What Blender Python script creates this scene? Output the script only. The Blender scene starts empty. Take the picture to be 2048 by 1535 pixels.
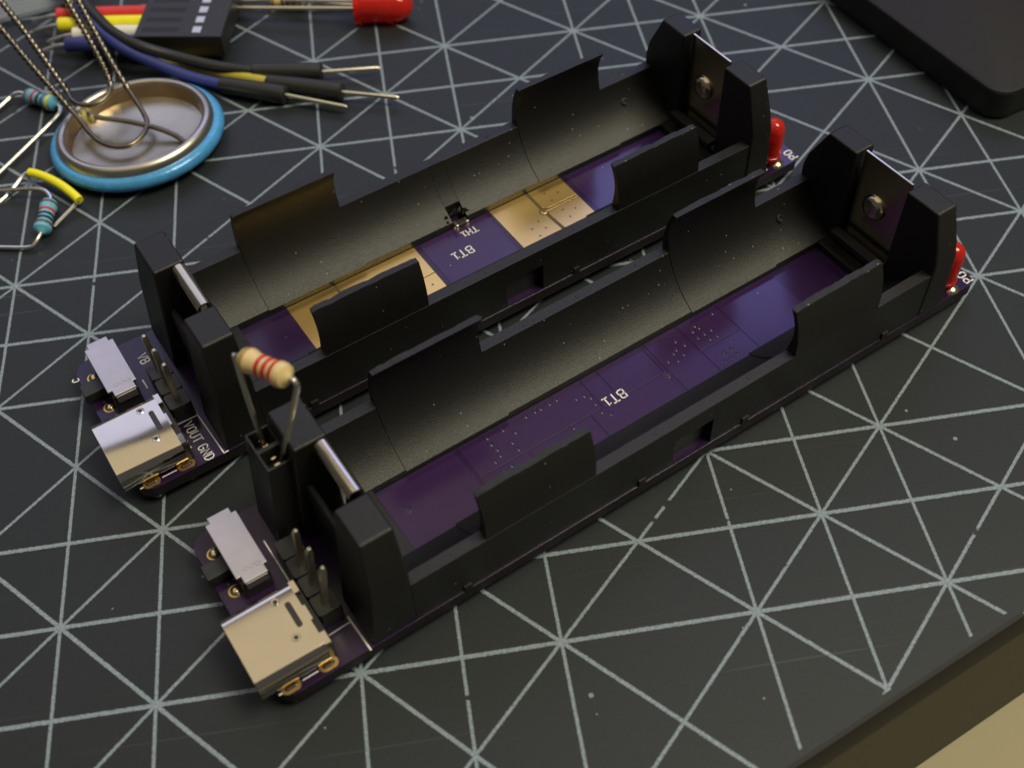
import bpy, bmesh, math, random
from mathutils import Matrix, Vector
random.seed(7)
MM = 0.001
scene = bpy.context.scene
COL = scene.collection

# ------------------------------------------------------------------ camera
cam_d = bpy.data.cameras.new('camera')
cam = bpy.data.objects.new('camera', cam_d)
COL.objects.link(cam)
R0 = (0.987915, -0.152321, -0.028661)
R1 = (-0.137126, -0.77276, -0.619709)
R2 = (0.072247, 0.61615, -0.784308)
CAM = (-19.687, -80.448, 106.48)
m = Matrix(((R0[0], -R1[0], -R2[0], CAM[0] * MM),
            (R0[1], -R1[1], -R2[1], CAM[1] * MM),
            (R0[2], -R1[2], -R2[2], CAM[2] * MM),
            (0, 0, 0, 1)))
cam.matrix_world = m
cam_d.sensor_width = 36.0
cam_d.lens = 40.70
cam_d.clip_start = 0.005
cam_d.clip_end = 20.0
cam_d.dof.use_dof = True
cam_d.dof.focus_distance = 0.133
cam_d.dof.aperture_fstop = 30.0
scene.camera = cam

# ------------------------------------------------------------------ light
world = bpy.data.worlds.new('World')
scene.world = world
world.use_nodes = True
bgn = world.node_tree.nodes['Background']
bgn.inputs['Color'].default_value = (0.36, 0.34, 0.33, 1)
bgn.inputs['Strength'].default_value = 0.16

def area_lamp(name, az, elev, dist, sx, sy, watts, col, target=(0, 10, 0)):
    d = bpy.data.lights.new(name, 'AREA')
    d.shape = 'RECTANGLE'
    d.size = sx
    d.size_y = sy
    d.energy = watts
    d.color = col
    o = bpy.data.objects.new(name, d)
    COL.objects.link(o)
    a, e = math.radians(az), math.radians(elev)
    dirv = Vector((math.sin(a) * math.cos(e), math.cos(a) * math.cos(e), math.sin(e)))
    t = Vector(target) * MM
    o.location = t + dirv * dist
    o.rotation_euler = (-dirv).to_track_quat('-Z', 'Y').to_euler()
    return o

# room light: broad warm ceiling bounce, a cooler glow from the screen beyond the desk, one lamp on the right
def ceiling_panel(name, x0, x1, y0, y1, z, radiance, col):
    d = bpy.data.lights.new(name, 'AREA')
    d.shape = 'RECTANGLE'; d.size = x1 - x0; d.size_y = y1 - y0
    d.energy = radiance * math.pi * (x1 - x0) * (y1 - y0); d.color = col
    o = bpy.data.objects.new(name, d); COL.objects.link(o)
    o.location = ((x0 + x1) / 2, (y0 + y1) / 2, z)
    return o
ceiling_panel('ceiling_light', -1.1, 0.80, -0.50, 0.90, 1.30, 0.46, (1.0, 0.85, 0.58))
area_lamp('window_glow', -8, 38.5, 1.15, 1.6, 0.50, 2.3, (0.62, 0.66, 1.0))
area_lamp('monitor', 21, 43.5, 0.9, 0.27, 0.15, 0.30, (0.20, 0.26, 1.0))
area_lamp('desk_lamp', 106, 63, 1.2, 0.50, 0.50, 9.2, (1.0, 0.93, 0.69))

scene.view_settings.view_transform = 'Standard'
scene.view_settings.look = 'None'
scene.view_settings.gamma = 1.0
scene.view_settings.exposure = 0.32
scene.view_settings.use_curve_mapping = False
scene.render.engine = 'CYCLES'
scene.cycles.max_bounces = 7
scene.cycles.diffuse_bounces = 3
scene.cycles.glossy_bounces = 4
scene.cycles.transmission_bounces = 6

# ------------------------------------------------------------------ material helpers
def newmat(name):
    mt = bpy.data.materials.new(name)
    mt.use_nodes = True
    nt = mt.node_tree
    return mt, nt, nt.nodes['Principled BSDF']

def node(nt, typ, **kw):
    n = nt.nodes.new(typ)
    for k, v in kw.items():
        setattr(n, k, v)
    return n

def mth(nt, op, a, b=None, c=None, clamp=False):
    n = nt.nodes.new('ShaderNodeMath')
    n.operation = op
    n.use_clamp = clamp
    for i, v in enumerate((a, b, c)):
        if v is None:
            continue
        if isinstance(v, (int, float)):
            n.inputs[i].default_value = v
        else:
            nt.links.new(v, n.inputs[i])
    return n.outputs[0]

def mixc(nt, f, a, b):
    n = nt.nodes.new('ShaderNodeMix')
    n.data_type = 'RGBA'
    for sock, v in ((n.inputs[0], f), (n.inputs[6], a), (n.inputs[7], b)):
        if isinstance(v, (int, float)):
            sock.default_value = v
        elif isinstance(v, tuple):
            sock.default_value = (*v, 1) if len(v) == 3 else v
        else:
            nt.links.new(v, sock)
    return n.outputs[2]

def objco(nt):
    return nt.nodes.new('ShaderNodeTexCoord').outputs['Object']

def noise(nt, co, scale, detail=2.0, rough=0.5):
    n = nt.nodes.new('ShaderNodeTexNoise')
    n.inputs['Scale'].default_value = scale
    n.inputs['Detail'].default_value = detail
    n.inputs['Roughness'].default_value = rough
    nt.links.new(co, n.inputs['Vector'])
    return n.outputs['Fac']

def ramp(nt, f, p0, p1):
    return mth(nt, 'MULTIPLY', mth(nt, 'SUBTRACT', f, p0), 1.0 / (p1 - p0), clamp=True)

def bump(nt, bs, h, strength, dist):
    b = nt.nodes.new('ShaderNodeBump')
    b.inputs['Strength'].default_value = strength
    b.inputs['Distance'].default_value = dist
    nt.links.new(h, b.inputs['Height'])
    nt.links.new(b.outputs[0], bs.inputs['Normal'])

def specks(nt, co, scale, size, keep):
    """mask of sparse tiny dust grains"""
    v = nt.nodes.new('ShaderNodeTexVoronoi')
    v.inputs['Scale'].default_value = scale
    nt.links.new(co, v.inputs['Vector'])
    near = mth(nt, 'LESS_THAN', v.outputs['Distance'], size)
    sep = nt.nodes.new('ShaderNodeSeparateColor')
    nt.links.new(v.outputs['Color'], sep.inputs[0])
    return mth(nt, 'MULTIPLY', near, mth(nt, 'LESS_THAN', sep.outputs[0], keep))

def simple(name, col, rough=0.5, metal=0.0, var=0.12, vscale=900, bumpamt=0.0, bscale=3000,
           spec=0.5, trans=0.0, coat=0.0, dust=0.0, ior=1.5, rvar=0.0):
    mt, nt, bs = newmat(name)
    co = objco(nt)
    n = noise(nt, co, vscale, 2.0)
    dark = tuple(max(0, c * (1 - var)) for c in col)
    lite = tuple(min(1, c * (1 + var)) for c in col)
    c = mixc(nt, n, dark, lite)
    if dust:
        c = mixc(nt, mth(nt, 'MULTIPLY', specks(nt, co, 1300, 0.085, dust), 0.7), c, (0.55, 0.53, 0.48))
    nt.links.new(c, bs.inputs['Base Color'])
    bs.inputs['Metallic'].default_value = metal
    bs.inputs['Specular IOR Level'].default_value = spec
    bs.inputs['Transmission Weight'].default_value = trans
    bs.inputs['Coat Weight'].default_value = coat
    bs.inputs['Coat Roughness'].default_value = 0.08
    bs.inputs['IOR'].default_value = ior
    if rvar:
        r = mth(nt, 'ADD', mth(nt, 'MULTIPLY', noise(nt, co, vscale * 0.4, 3.0), rvar * 2), rough - rvar)
        nt.links.new(r, bs.inputs['Roughness'])
    else:
        bs.inputs['Roughness'].default_value = rough
    if bumpamt:
        bump(nt, bs, noise(nt, co, bscale, 1.0), bumpamt, 0.00004)
    return mt

M = {}
M['plastic'] = simple('black_plastic', (0.0075, 0.0073, 0.0068), 0.44, var=0.3, vscale=9000, bumpamt=0.85, bscale=11000, dust=0.14, rvar=0.05)
M['flap'] = simple('black_plastic_flap', (0.0070, 0.0068, 0.0063), 0.45, var=0.3, vscale=9000, bumpamt=0.85, bscale=11000, dust=0.12, rvar=0.05)
M['header'] = simple('header_plastic', (0.018, 0.018, 0.017), 0.4, var=0.2, bumpamt=0.3)
M['mask'] = simple('purple_soldermask', (0.022, 0.0075, 0.042), 0.22, var=0.15, vscale=150, dust=0.16, rvar=0.06)
M['pour'] = simple('purple_mask_on_copper', (0.034, 0.0125, 0.066), 0.20, var=0.1, vscale=400, dust=0.05)
M['edge'] = simple('board_edge', (0.012, 0.007, 0.012), 0.55)
M['gold'] = simple('gold_plating', (0.90, 0.62, 0.22), 0.34, 1.0, var=0.06, vscale=500, rvar=0.05)
M['gap'] = simple('bare_laminate', (0.10, 0.065, 0.03), 0.5)
M['silk'] = simple('white_silkscreen', (0.82, 0.81, 0.78), 0.6, var=0.04)
M['steel'] = simple('plated_steel', (0.72, 0.65, 0.53), 0.10, 1.0, var=0.06, vscale=300, rvar=0.04, bumpamt=0.05, bscale=500)
M['matt_steel'] = simple('matt_plated_steel', (0.62, 0.585, 0.60), 0.38, 1.0, var=0.10, vscale=500, rvar=0.10, bumpamt=0.25, bscale=1500)
M['contact'] = simple('nickel_contact', (0.66, 0.585, 0.43), 0.22, 1.0, var=0.06, vscale=300)
M['tin'] = simple('tinned_lead', (0.76, 0.73, 0.63), 0.3, 1.0, var=0.1, vscale=600)
M['brass'] = simple('brass_pin', (0.62, 0.57, 0.45), 0.32, 1.0, var=0.1, vscale=600)
M['solder'] = simple('solder', (0.80, 0.66, 0.42), 0.2, 1.0, var=0.1, vscale=600)
M['chip'] = simple('dark_chip', (0.03, 0.03, 0.028), 0.35)
M['red'] = simple('red_led_epoxy', (0.90, 0.035, 0.025), 0.12, var=0.05, trans=0.5, ior=1.45)
M['red_core'] = simple('red_led_core', (0.40, 0.008, 0.008), 0.4)
M['cream'] = simple('cream_led_epoxy', (0.75, 0.62, 0.40), 0.2, var=0.05, trans=0.2)
M['tan'] = simple('tan_lacquer', (0.72, 0.54, 0.26), 0.28, var=0.06, coat=0.3)
M['blue_lac'] = simple('pale_blue_lacquer', (0.15, 0.46, 0.64), 0.25, var=0.06, coat=0.3)
for k, c in (('b_red', (0.55, 0.03, 0.025)), ('b_black', (0.02, 0.025, 0.03)), ('b_brown', (0.13, 0.08, 0.06)),
             ('b_gold', (0.38, 0.25, 0.08)), ('b_violet', (0.10, 0.10, 0.26)), ('b_yellow', (0.75, 0.72, 0.04)), ('b_grey', (0.16, 0.15, 0.15))):
    M[k] = simple('band_' + k[2:], c, 0.3, var=0.05)
M['w_blue'] = simple('blue_insulation', (0.035, 0.045, 0.21), 0.42, var=0.08)
M['w_yellow'] = simple('yellow_insulation', (0.95, 0.87, 0.02), 0.42, var=0.05)
M['w_olive'] = simple('dull_yellow_insulation', (0.50, 0.43, 0.05), 0.42, var=0.05)
M['w_red'] = simple('red_insulation', (0.68, 0.045, 0.05), 0.42, var=0.06)
M['w_white'] = simple('white_insulation', (0.82, 0.80, 0.72), 0.42, var=0.04)
M['w_black'] = simple('black_insulation', (0.02, 0.02, 0.02), 0.42, var=0.1)
M['sheath'] = simple('black_sheath', (0.020, 0.020, 0.019), 0.38, var=0.2)
M['cup'] = simple('worn_nickel', (0.58, 0.54, 0.43), 0.34, 1.0, var=0.22, vscale=240, rvar=0.10, bumpamt=0.12, bscale=900)
M['cup_rim'] = simple('dull_nickel_rim', (0.58, 0.54, 0.46), 0.34, 1.0, var=0.12, vscale=300)
M['copper'] = simple('copper_wall', (0.56, 0.42, 0.29), 0.28, 1.0, var=0.15, vscale=300)
M['ring_blue'] = simple('blue_ring', (0.075, 0.33, 0.68), 0.24, 0.1, var=0.25, vscale=900, bumpamt=1.0, bscale=1500)
M['oxide'] = simple('oxidised_wire', (0.20, 0.175, 0.14), 0.32, 1.0, var=0.25, vscale=900)
M['glue'] = simple('yellow_flux', (0.42, 0.36, 0.12), 0.4, var=0.3, vscale=900)
M['case'] = simple('dark_case', (0.010, 0.009, 0.0115), 0.6, var=0.2, spec=0.3, bumpamt=0.3, dust=0.02)
M['case_side'] = simple('dark_case_side', (0.010, 0.010, 0.010), 0.6, var=0.2)
M['sheet'] = simple('clear_sheet', (0.55, 0.60, 0.62), 0.35, var=0.05, trans=0.75, ior=1.3)
M['floor'] = simple('tan_table', (0.34, 0.29, 0.175), 0.6, var=0.06, vscale=6)
M['tabletop'] = simple('brown_riser', (0.034, 0.030, 0.021), 0.6, var=0.10, vscale=60)

# cutting mat: flat print computed from the mat's own coordinates (1 cm grid, every 4th line left out)
EDGE_A = math.radians(22.3)
EN = (math.sin(EDGE_A), -math.cos(EDGE_A))          # outward normal of the near edge
EDGE_D = 8.07 * EN[0] + -45.82 * EN[1]              # mm
def mat_material():
    mt, nt, bs = newmat('cutting_mat_print')
    co = objco(nt)
    # fine ragged edges of the print
    wob = nt.nodes.new('ShaderNodeTexNoise')
    wob.inputs['Scale'].default_value = 5200
    wob.inputs['Detail'].default_value = 2
    nt.links.new(co, wob.inputs['Vector'])
    sub = node(nt, 'ShaderNodeVectorMath', operation='SUBTRACT')
    nt.links.new(wob.outputs['Color'], sub.inputs[0]); sub.inputs[1].default_value = (0.5, 0.5, 0.5)
    scl = node(nt, 'ShaderNodeVectorMath', operation='SCALE')
    nt.links.new(sub.outputs[0], scl.inputs[0]); scl.inputs['Scale'].default_value = 0.00022
    add = node(nt, 'ShaderNodeVectorMath', operation='ADD')
    nt.links.new(co, add.inputs[0]); nt.links.new(scl.outputs[0], add.inputs[1])
    sep = node(nt, 'ShaderNodeSeparateXYZ')
    nt.links.new(add.outputs[0], sep.inputs[0])
    x = mth(nt, 'MULTIPLY', sep.outputs[0], 100.0)
    y = mth(nt, 'MULTIPLY', sep.outputs[1], -100.0)
    def line(v, width, soft=0.006):
        d = mth(nt, 'ABSOLUTE', mth(nt, 'SUBTRACT', v, mth(nt, 'ROUND', v)))
        return mth(nt, 'SUBTRACT', 1.0, mth(nt, 'MULTIPLY', mth(nt, 'SUBTRACT', d, width / 2), 1 / soft, clamp=True))
    def not4(v):
        mo = mth(nt, 'FLOORED_MODULO', mth(nt, 'ROUND', v), 4.0)
        return mth(nt, 'GREATER_THAN', mo, 0.5)
    rows = mth(nt, 'MULTIPLY', line(y, 0.039), not4(y))
    cols = mth(nt, 'MULTIPLY', line(x, 0.028), not4(x))
    d1 = line(mth(nt, 'MULTIPLY', mth(nt, 'SUBTRACT', x, y), 0.5), 0.0245, 0.0045)
    d2 = line(mth(nt, 'MULTIPLY', mth(nt, 'ADD', x, y), 0.5), 0.019, 0.0045)
    # worn gaps, chiefly on the lines that run across the blade direction
    wear = noise(nt, co, 330, 2.0, 0.6)
    big = noise(nt, co, 28, 1.0)
    gap = ramp(nt, mth(nt, 'ADD', wear, mth(nt, 'MULTIPLY', mth(nt, 'SUBTRACT', big, 0.5), 0.55)), 0.70, 0.72)
    d2 = mth(nt, 'MULTIPLY', d2, mth(nt, 'SUBTRACT', 1.0, gap))
    gap2 = ramp(nt, mth(nt, 'ADD', wear, mth(nt, 'MULTIPLY', mth(nt, 'SUBTRACT', big, 0.5), 0.35)), 0.715, 0.735)
    cols = mth(nt, 'MULTIPLY', cols, mth(nt, 'SUBTRACT', 1.0, gap2))
    lines = mth(nt, 'MAXIMUM', mth(nt, 'MAXIMUM', rows, cols), mth(nt, 'MAXIMUM', d1, d2))
    # the print stops short of the near edge
    sp = node(nt, 'ShaderNodeSeparateXYZ')
    nt.links.new(co, sp.inputs[0])
    e = mth(nt, 'ADD', mth(nt, 'MULTIPLY', sp.outputs[0], EN[0]), mth(nt, 'MULTIPLY', sp.outputs[1], EN[1]))
    inside = mth(nt, 'LESS_THAN', e, (EDGE_D - 0.65) * MM)
    lines = mth(nt, 'MULTIPLY', lines, inside)
    # thread-like graininess of the ink
    gr = ramp(nt, noise(nt, co, 3400, 1.0), 0.25, 0.75)
    ink = mixc(nt, gr, (0.15, 0.19, 0.225), (0.29, 0.35, 0.405))
    nb = noise(nt, co, 1500, 2.0)
    base = mixc(nt, nb, (0.0095, 0.0130, 0.0160), (0.0165, 0.0210, 0.0250))
    blot = noise(nt, co, 60, 2.0)
    base = mixc(nt, mth(nt, 'MULTIPLY', blot, 0.35), base, (0.021, 0.0255, 0.029))
    c = mixc(nt, lines, base, ink)
    dust = mth(nt, 'MAXIMUM', specks(nt, co, 240, 0.06, 0.12), specks(nt, co, 620, 0.07, 0.05))
    c = mixc(nt, mth(nt, 'MULTIPLY', dust, 0.5), c, (0.45, 0.45, 0.44))
    # faint knife scratches in two directions
    scr = None
    for ang, sc in ((0.62, (30, 2600, 1)), (-0.35, (22, 3000, 1))):
        mp = node(nt, 'ShaderNodeMapping')
        mp.inputs['Rotation'].default_value = (0, 0, ang); mp.inputs['Scale'].default_value = sc
        nt.links.new(co, mp.inputs['Vector'])
        n1 = nt.nodes.new('ShaderNodeTexNoise'); n1.inputs['Scale'].default_value = 1.0; n1.inputs['Detail'].default_value = 0.0
        nt.links.new(mp.outputs[0], n1.inputs['Vector'])
        s1 = ramp(nt, n1.outputs['Fac'], 0.80, 0.86)
        scr = s1 if scr is None else mth(nt, 'MAXIMUM', scr, s1)
    c = mixc(nt, mth(nt, 'MULTIPLY', scr, 0.30), c, (0.10, 0.11, 0.115))
    nt.links.new(c, bs.inputs['Base Color'])
    bs.inputs['Specular IOR Level'].default_value = 0.37
    r = mth(nt, 'ADD', mth(nt, 'MULTIPLY', blot, 0.12), 0.44)
    nt.links.new(r, bs.inputs['Roughness'])
    h = noise(nt, co, 3600, 1.0)
    bump(nt, bs, h, 0.4, 0.00003)
    return mt
M['mat'] = mat_material()
M['mat_side'] = simple('mat_side', (0.006, 0.006, 0.006), 0.7, var=0.2, vscale=1500, dust=0.03)

# ------------------------------------------------------------------ mesh helpers (millimetres)
class MB:
    """collects shapes in mm; flip=True mirrors y so that board coordinates (x along, y right, z up) become right handed"""
    def __init__(self, flip=False, off=(0, 0, 0)):
        self.v = []; self.f = []; self.flip = flip; self.off = off
    def vert(self, p):
        x, y, z = p[0] + self.off[0], p[1] + self.off[1], p[2] + self.off[2]
        self.v.append((x * MM, (-y if self.flip else y) * MM, z * MM))
        return len(self.v) - 1
    def poly(self, pts):
        self.f.append([self.vert(p) for p in pts])
    def box(self, x0, x1, y0, y1, z0, z1):
        i = [self.vert((x, y, z)) for z in (z0, z1) for y in (y0, y1) for x in (x0, x1)]
        for q in ((0, 1, 3, 2), (4, 6, 7, 5), (0, 4, 5, 1), (2, 3, 7, 6), (0, 2, 6, 4), (1, 5, 7, 3)):
            self.f.append([i[k] for k in q])
    def loft(self, loops, caps=True, closed=True):
        idx = [[self.vert(p) for p in L] for L in loops]
        n = len(idx[0])
        for a, b in zip(idx[:-1], idx[1:]):
            for k in range(n if closed else n - 1):
                self.f.append([a[k], a[(k + 1) % n], b[(k + 1) % n], b[k]])
        if caps:
            self.f.append(idx[0][::-1]); self.f.append(idx[-1][:])
    def prism_x(self, yz, x0, x1):
        self.loft([[(x0, y, z) for y, z in yz], [(x1, y, z) for y, z in yz]])
    def prism_z(self, xy, z0, z1):
        self.loft([[(x, y, z0) for x, y in xy], [(x, y, z1) for x, y in xy]])
    def tube(self, path, r, n=10, caps=True):
        P = [Vector(p) for p in path]
        rr = r if isinstance(r, (list, tuple)) else [r] * len(P)
        up = None; loops = []
        for i, p in enumerate(P):
            t = (P[min(i + 1, len(P) - 1)] - P[max(i - 1, 0)]).normalized()
            if up is None:
                up = t.orthogonal().normalized()
            up = (up - t * up.dot(t)).normalized()
            s = t.cross(up)
            loops.append([p + (up * math.cos(2 * math.pi * k / n) + s * math.sin(2 * math.pi * k / n)) * rr[i] for k in range(n)])
        self.loft(loops, caps)
    def lathe(self, base, axis, prof, n=24):
        """prof: (distance along axis, radius)"""
        b = Vector(base); a = Vector(axis).normalized(); u = a.orthogonal().normalized(); w = a.cross(u)
        loops = [[b + a * h + (u * math.cos(2 * math.pi * k / n) + w * math.sin(2 * math.pi * k / n)) * max(r, 0.001) for k in range(n)] for h, r in prof]
        self.loft(loops)
    def ring_lathe(self, base, axis, prof, n=48):
        b = Vector(base); a = Vector(axis).normalized(); u = a.orthogonal().normalized(); w = a.cross(u)
        loops = [[b + a * h + (u * math.cos(2 * math.pi * k / n) + w * math.sin(2 * math.pi * k / n)) * r for h, r in prof] for k in range(n)]
        loops.append(loops[0])
        self.loft(loops, caps=False)
    def build(self, name, mat, parent=None, bevel=0.0, seg=2, smooth=35, kind=None):
        me = bpy.data.meshes.new(name)
        me.from_pydata(self.v, [], self.f)
        bm = bmesh.new(); bm.from_mesh(me)
        bmesh.ops.remove_doubles(bm, verts=bm.verts, dist=1e-7)
        bmesh.ops.recalc_face_normals(bm, faces=bm.faces)
        bm.to_mesh(me); bm.free()
        for p in me.polygons:
            p.use_smooth = True
        me.set_sharp_from_angle(angle=math.radians(smooth))
        me.materials.append(mat)
        o = bpy.data.objects.new(name, me)
        COL.objects.link(o)
        if parent:
            o.parent = parent
        if bevel:
            b = o.modifiers.new('bevel', 'BEVEL')
            b.width = bevel * MM; b.segments = seg; b.limit_method = 'ANGLE'; b.angle_limit = math.radians(40)
            b.harden_normals = True
        if kind:
            o['kind'] = kind
        return o

def tag(o, label, cat, group=None):
    o['label'] = label; o['category'] = cat
    if group:
        o['group'] = group
    return o
def thing(name, label, cat, loc=(0, 0, 0), rz=0.0, group=None):
    o = bpy.data.objects.new(name, None)
    o.empty_display_size = 0.005
    COL.objects.link(o)
    o.location = Vector(loc) * MM
    o.rotation_euler = (0, 0, rz)
    return tag(o, label, cat, group)
def smoothpath(pts, sub=6):
    P = [Vector(p) for p in pts]; out = []
    for i in range(len(P) - 1):
        p0, p1, p2, p3 = P[max(i - 1, 0)], P[i], P[i + 1], P[min(i + 2, len(P) - 1)]
        for k in range(sub):
            t = k / sub
            out.append(0.5 * ((2 * p1) + (p2 - p0) * t + (2 * p0 - 5 * p1 + 4 * p2 - p3) * t * t + (3 * p1 - p0 - 3 * p2 + p3) * t ** 3))
    out.append(P[-1])
    return out
def rrect(x0, x1, y0, y1, r, n=5):
    pts = []
    for cx, cy, a0 in ((x1 - r, y1 - r, 0), (x0 + r, y1 - r, 90), (x0 + r, y0 + r, 180), (x1 - r, y0 + r, 270)):
        for k in range(n + 1):
            a = math.radians(a0 + 90 * k / n)
            pts.append((cx + r * math.cos(a), cy + r * math.sin(a)))
    return pts

# ------------------------------------------------------------------ setting
def edge_pt(s, d):
    """s mm along the near edge, d mm outward from it"""
    return (s * math.cos(EDGE_A) + EN[0] * (EDGE_D + d), s * math.sin(EDGE_A) + EN[1] * (EDGE_D + d))

mb = MB()
q = [edge_pt(-900, 500), edge_pt(900, 500), edge_pt(900, -900), edge_pt(-900, -900)]
mb.prism_z(q, -67.5, -37.5)
o = mb.build('table', M['floor']); o['kind'] = 'structure'
mb = MB()
q = [edge_pt(-700, 0.9), edge_pt(700, 0.9), edge_pt(700, -620), edge_pt(-700, -620)]
mb.prism_z(q, -37.49, -4.2)
o = mb.build('table_riser', M['tabletop'], bevel=0.4); o['kind'] = 'structure'

mat_root = thing('cutting_mat', 'dark grey cutting mat printed with pale triangular grid lines, under everything', 'cutting mat', (0, 0, 0))
def mat_loop(d, z):
    return [(*edge_pt(-260, d), z), (*edge_pt(230, d), z), (*edge_pt(230, -320 - d), z), (*edge_pt(-260, -320 - d), z)]
mb = MB()
mb.poly(mat_loop(0, 0))
o = mb.build('printed_face', M['mat'], mat_root)
mb = MB()
mb.loft([mat_loop(0.95, -4.18), mat_loop(0.97, -3.4), mat_loop(0.62, -0.5), mat_loop(0.45, -0.12), mat_loop(0.0, -0.004)], caps=False)
mb.poly([p for p in mat_loop(0.95, -4.18)][::-1])
mb.build('edge_band', M['mat_side'], mat_root)

# ------------------------------------------------------------------ stroke lettering for the boards
GL = {
 'B': (.62, [[(0, 0), (0, 1), (.38, 1), (.56, .9), (.56, .62), (.38, .52), (0, .52)], [(.38, .52), (.62, .42), (.62, .1), (.4, 0), (0, 0)]]),
 'T': (.6, [[(.3, 0), (.3, 1)], [(0, 1), (.6, 1)]]),
 '1': (.5, [[(.02, .8), (.25, 1), (.25, 0)], [(0, 0), (.5, 0)]]),
 'H': (.6, [[(0, 0), (0, 1)], [(.6, 0), (.6, 1)], [(0, .5), (.6, .5)]]),
 'V': (.62, [[(0, 1), (.31, 0), (.62, 1)]]),
 'O': (.64, [[(.2, 0), (.02, .2), (.02, .8), (.2, 1), (.44, 1), (.62, .8), (.62, .2), (.44, 0), (.2, 0)]]),
 'U': (.6, [[(0, 1), (0, .2), (.16, 0), (.44, 0), (.6, .2), (.6, 1)]]),
 'G': (.62, [[(.6, .84), (.42, 1), (.2, 1), (.02, .8), (.02, .2), (.2, 0), (.42, 0), (.6, .16), (.6, .48), (.34, .48)]]),
 'N': (.6, [[(0, 0), (0, 1), (.6, 0), (.6, 1)]]),
 'D': (.6, [[(0, 0), (0, 1), (.32, 1), (.6, .76), (.6, .24), (.32, 0), (0, 0)]]),
 'P': (.6, [[(0, 0), (0, 1), (.42, 1), (.6, .86), (.6, .6), (.42, .46), (0, .46)]]),
 'C': (.6, [[(.6, .84), (.42, 1), (.2, 1), (.02, .8), (.02, .2), (.2, 0), (.42, 0), (.6, .16)]]),
 '-': (.5, [[(.05, .5), (.45, .5)]]),
}
def ribbon(mb, pts, w, z):
    P = [Vector((p[0], p[1], 0)) for p in pts]; Lf = []; Rt = []
    for i, p in enumerate(P):
        t = (P[min(i + 1, len(P) - 1)] - P[max(i - 1, 0)])
        if t.length < 1e-9:
            t = P[1] - P[0]
        t.normalize(); nrm = Vector((-t.y, t.x, 0)) * w / 2
        e = t * (w * 0.4 if i in (0, len(P) - 1) else 0) * (-1 if i == 0 else 1)
        Lf.append(p + nrm + e); Rt.append(p - nrm + e)
    for i in range(len(P) - 1):
        mb.poly([(*Rt[i][:2], z), (*Rt[i + 1][:2], z), (*Lf[i + 1][:2], z), (*Lf[i][:2], z)])
def word(text, x, y, d, up, h, parent, w=0.17, z=0.03, wx=1.0, name='silkscreen_text'):
    """text starting at (x, y), running along d with letter tops towards up, in board coordinates"""
    mb = MB(True, (0, 0, BZ)); pen = 0.0
    for ch in text:
        if ch == ' ':
            pen += .5 * h * wx; continue
        gw, st = GL[ch]
        for s in st:
            ribbon(mb, [(x + d[0] * (pen + a * h * wx) + up[0] * b * h, y + d[1] * (pen + a * h * wx) + up[1] * b * h) for a, b in s], w, z)
        pen += (gw + .28) * h * wx
    return mb.build(name, M['silk'], parent)

# ------------------------------------------------------------------ charger boards
BZ = 2.8            # top of the circuit board above the mat
YL, YR = -0.8, 20.7  # left and right outer faces of the holder
CY, CZ, RI = (YL + YR) / 2, 9.9, 9.9
RIM = 6.8
def arc_side(z_from, z_to, r, n=10):
    """inner wall points (y from the left side) between two heights"""
    out = []
    a0 = math.asin((z_from - CZ) / r); a1 = math.asin((z_to - CZ) / r)
    for k in range(n + 1):
        a = a0 + (a1 - a0) * k / n
        out.append((CY - r * math.cos(a), CZ + r * math.sin(a)))
    return out
SLOT_Y = 5.5
SLOT_Z = CZ - math.sqrt(RI ** 2 - (CY - SLOT_Y) ** 2)
def mir(yz):
    return [(YL + YR - y, z) for y, z in yz]

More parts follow.
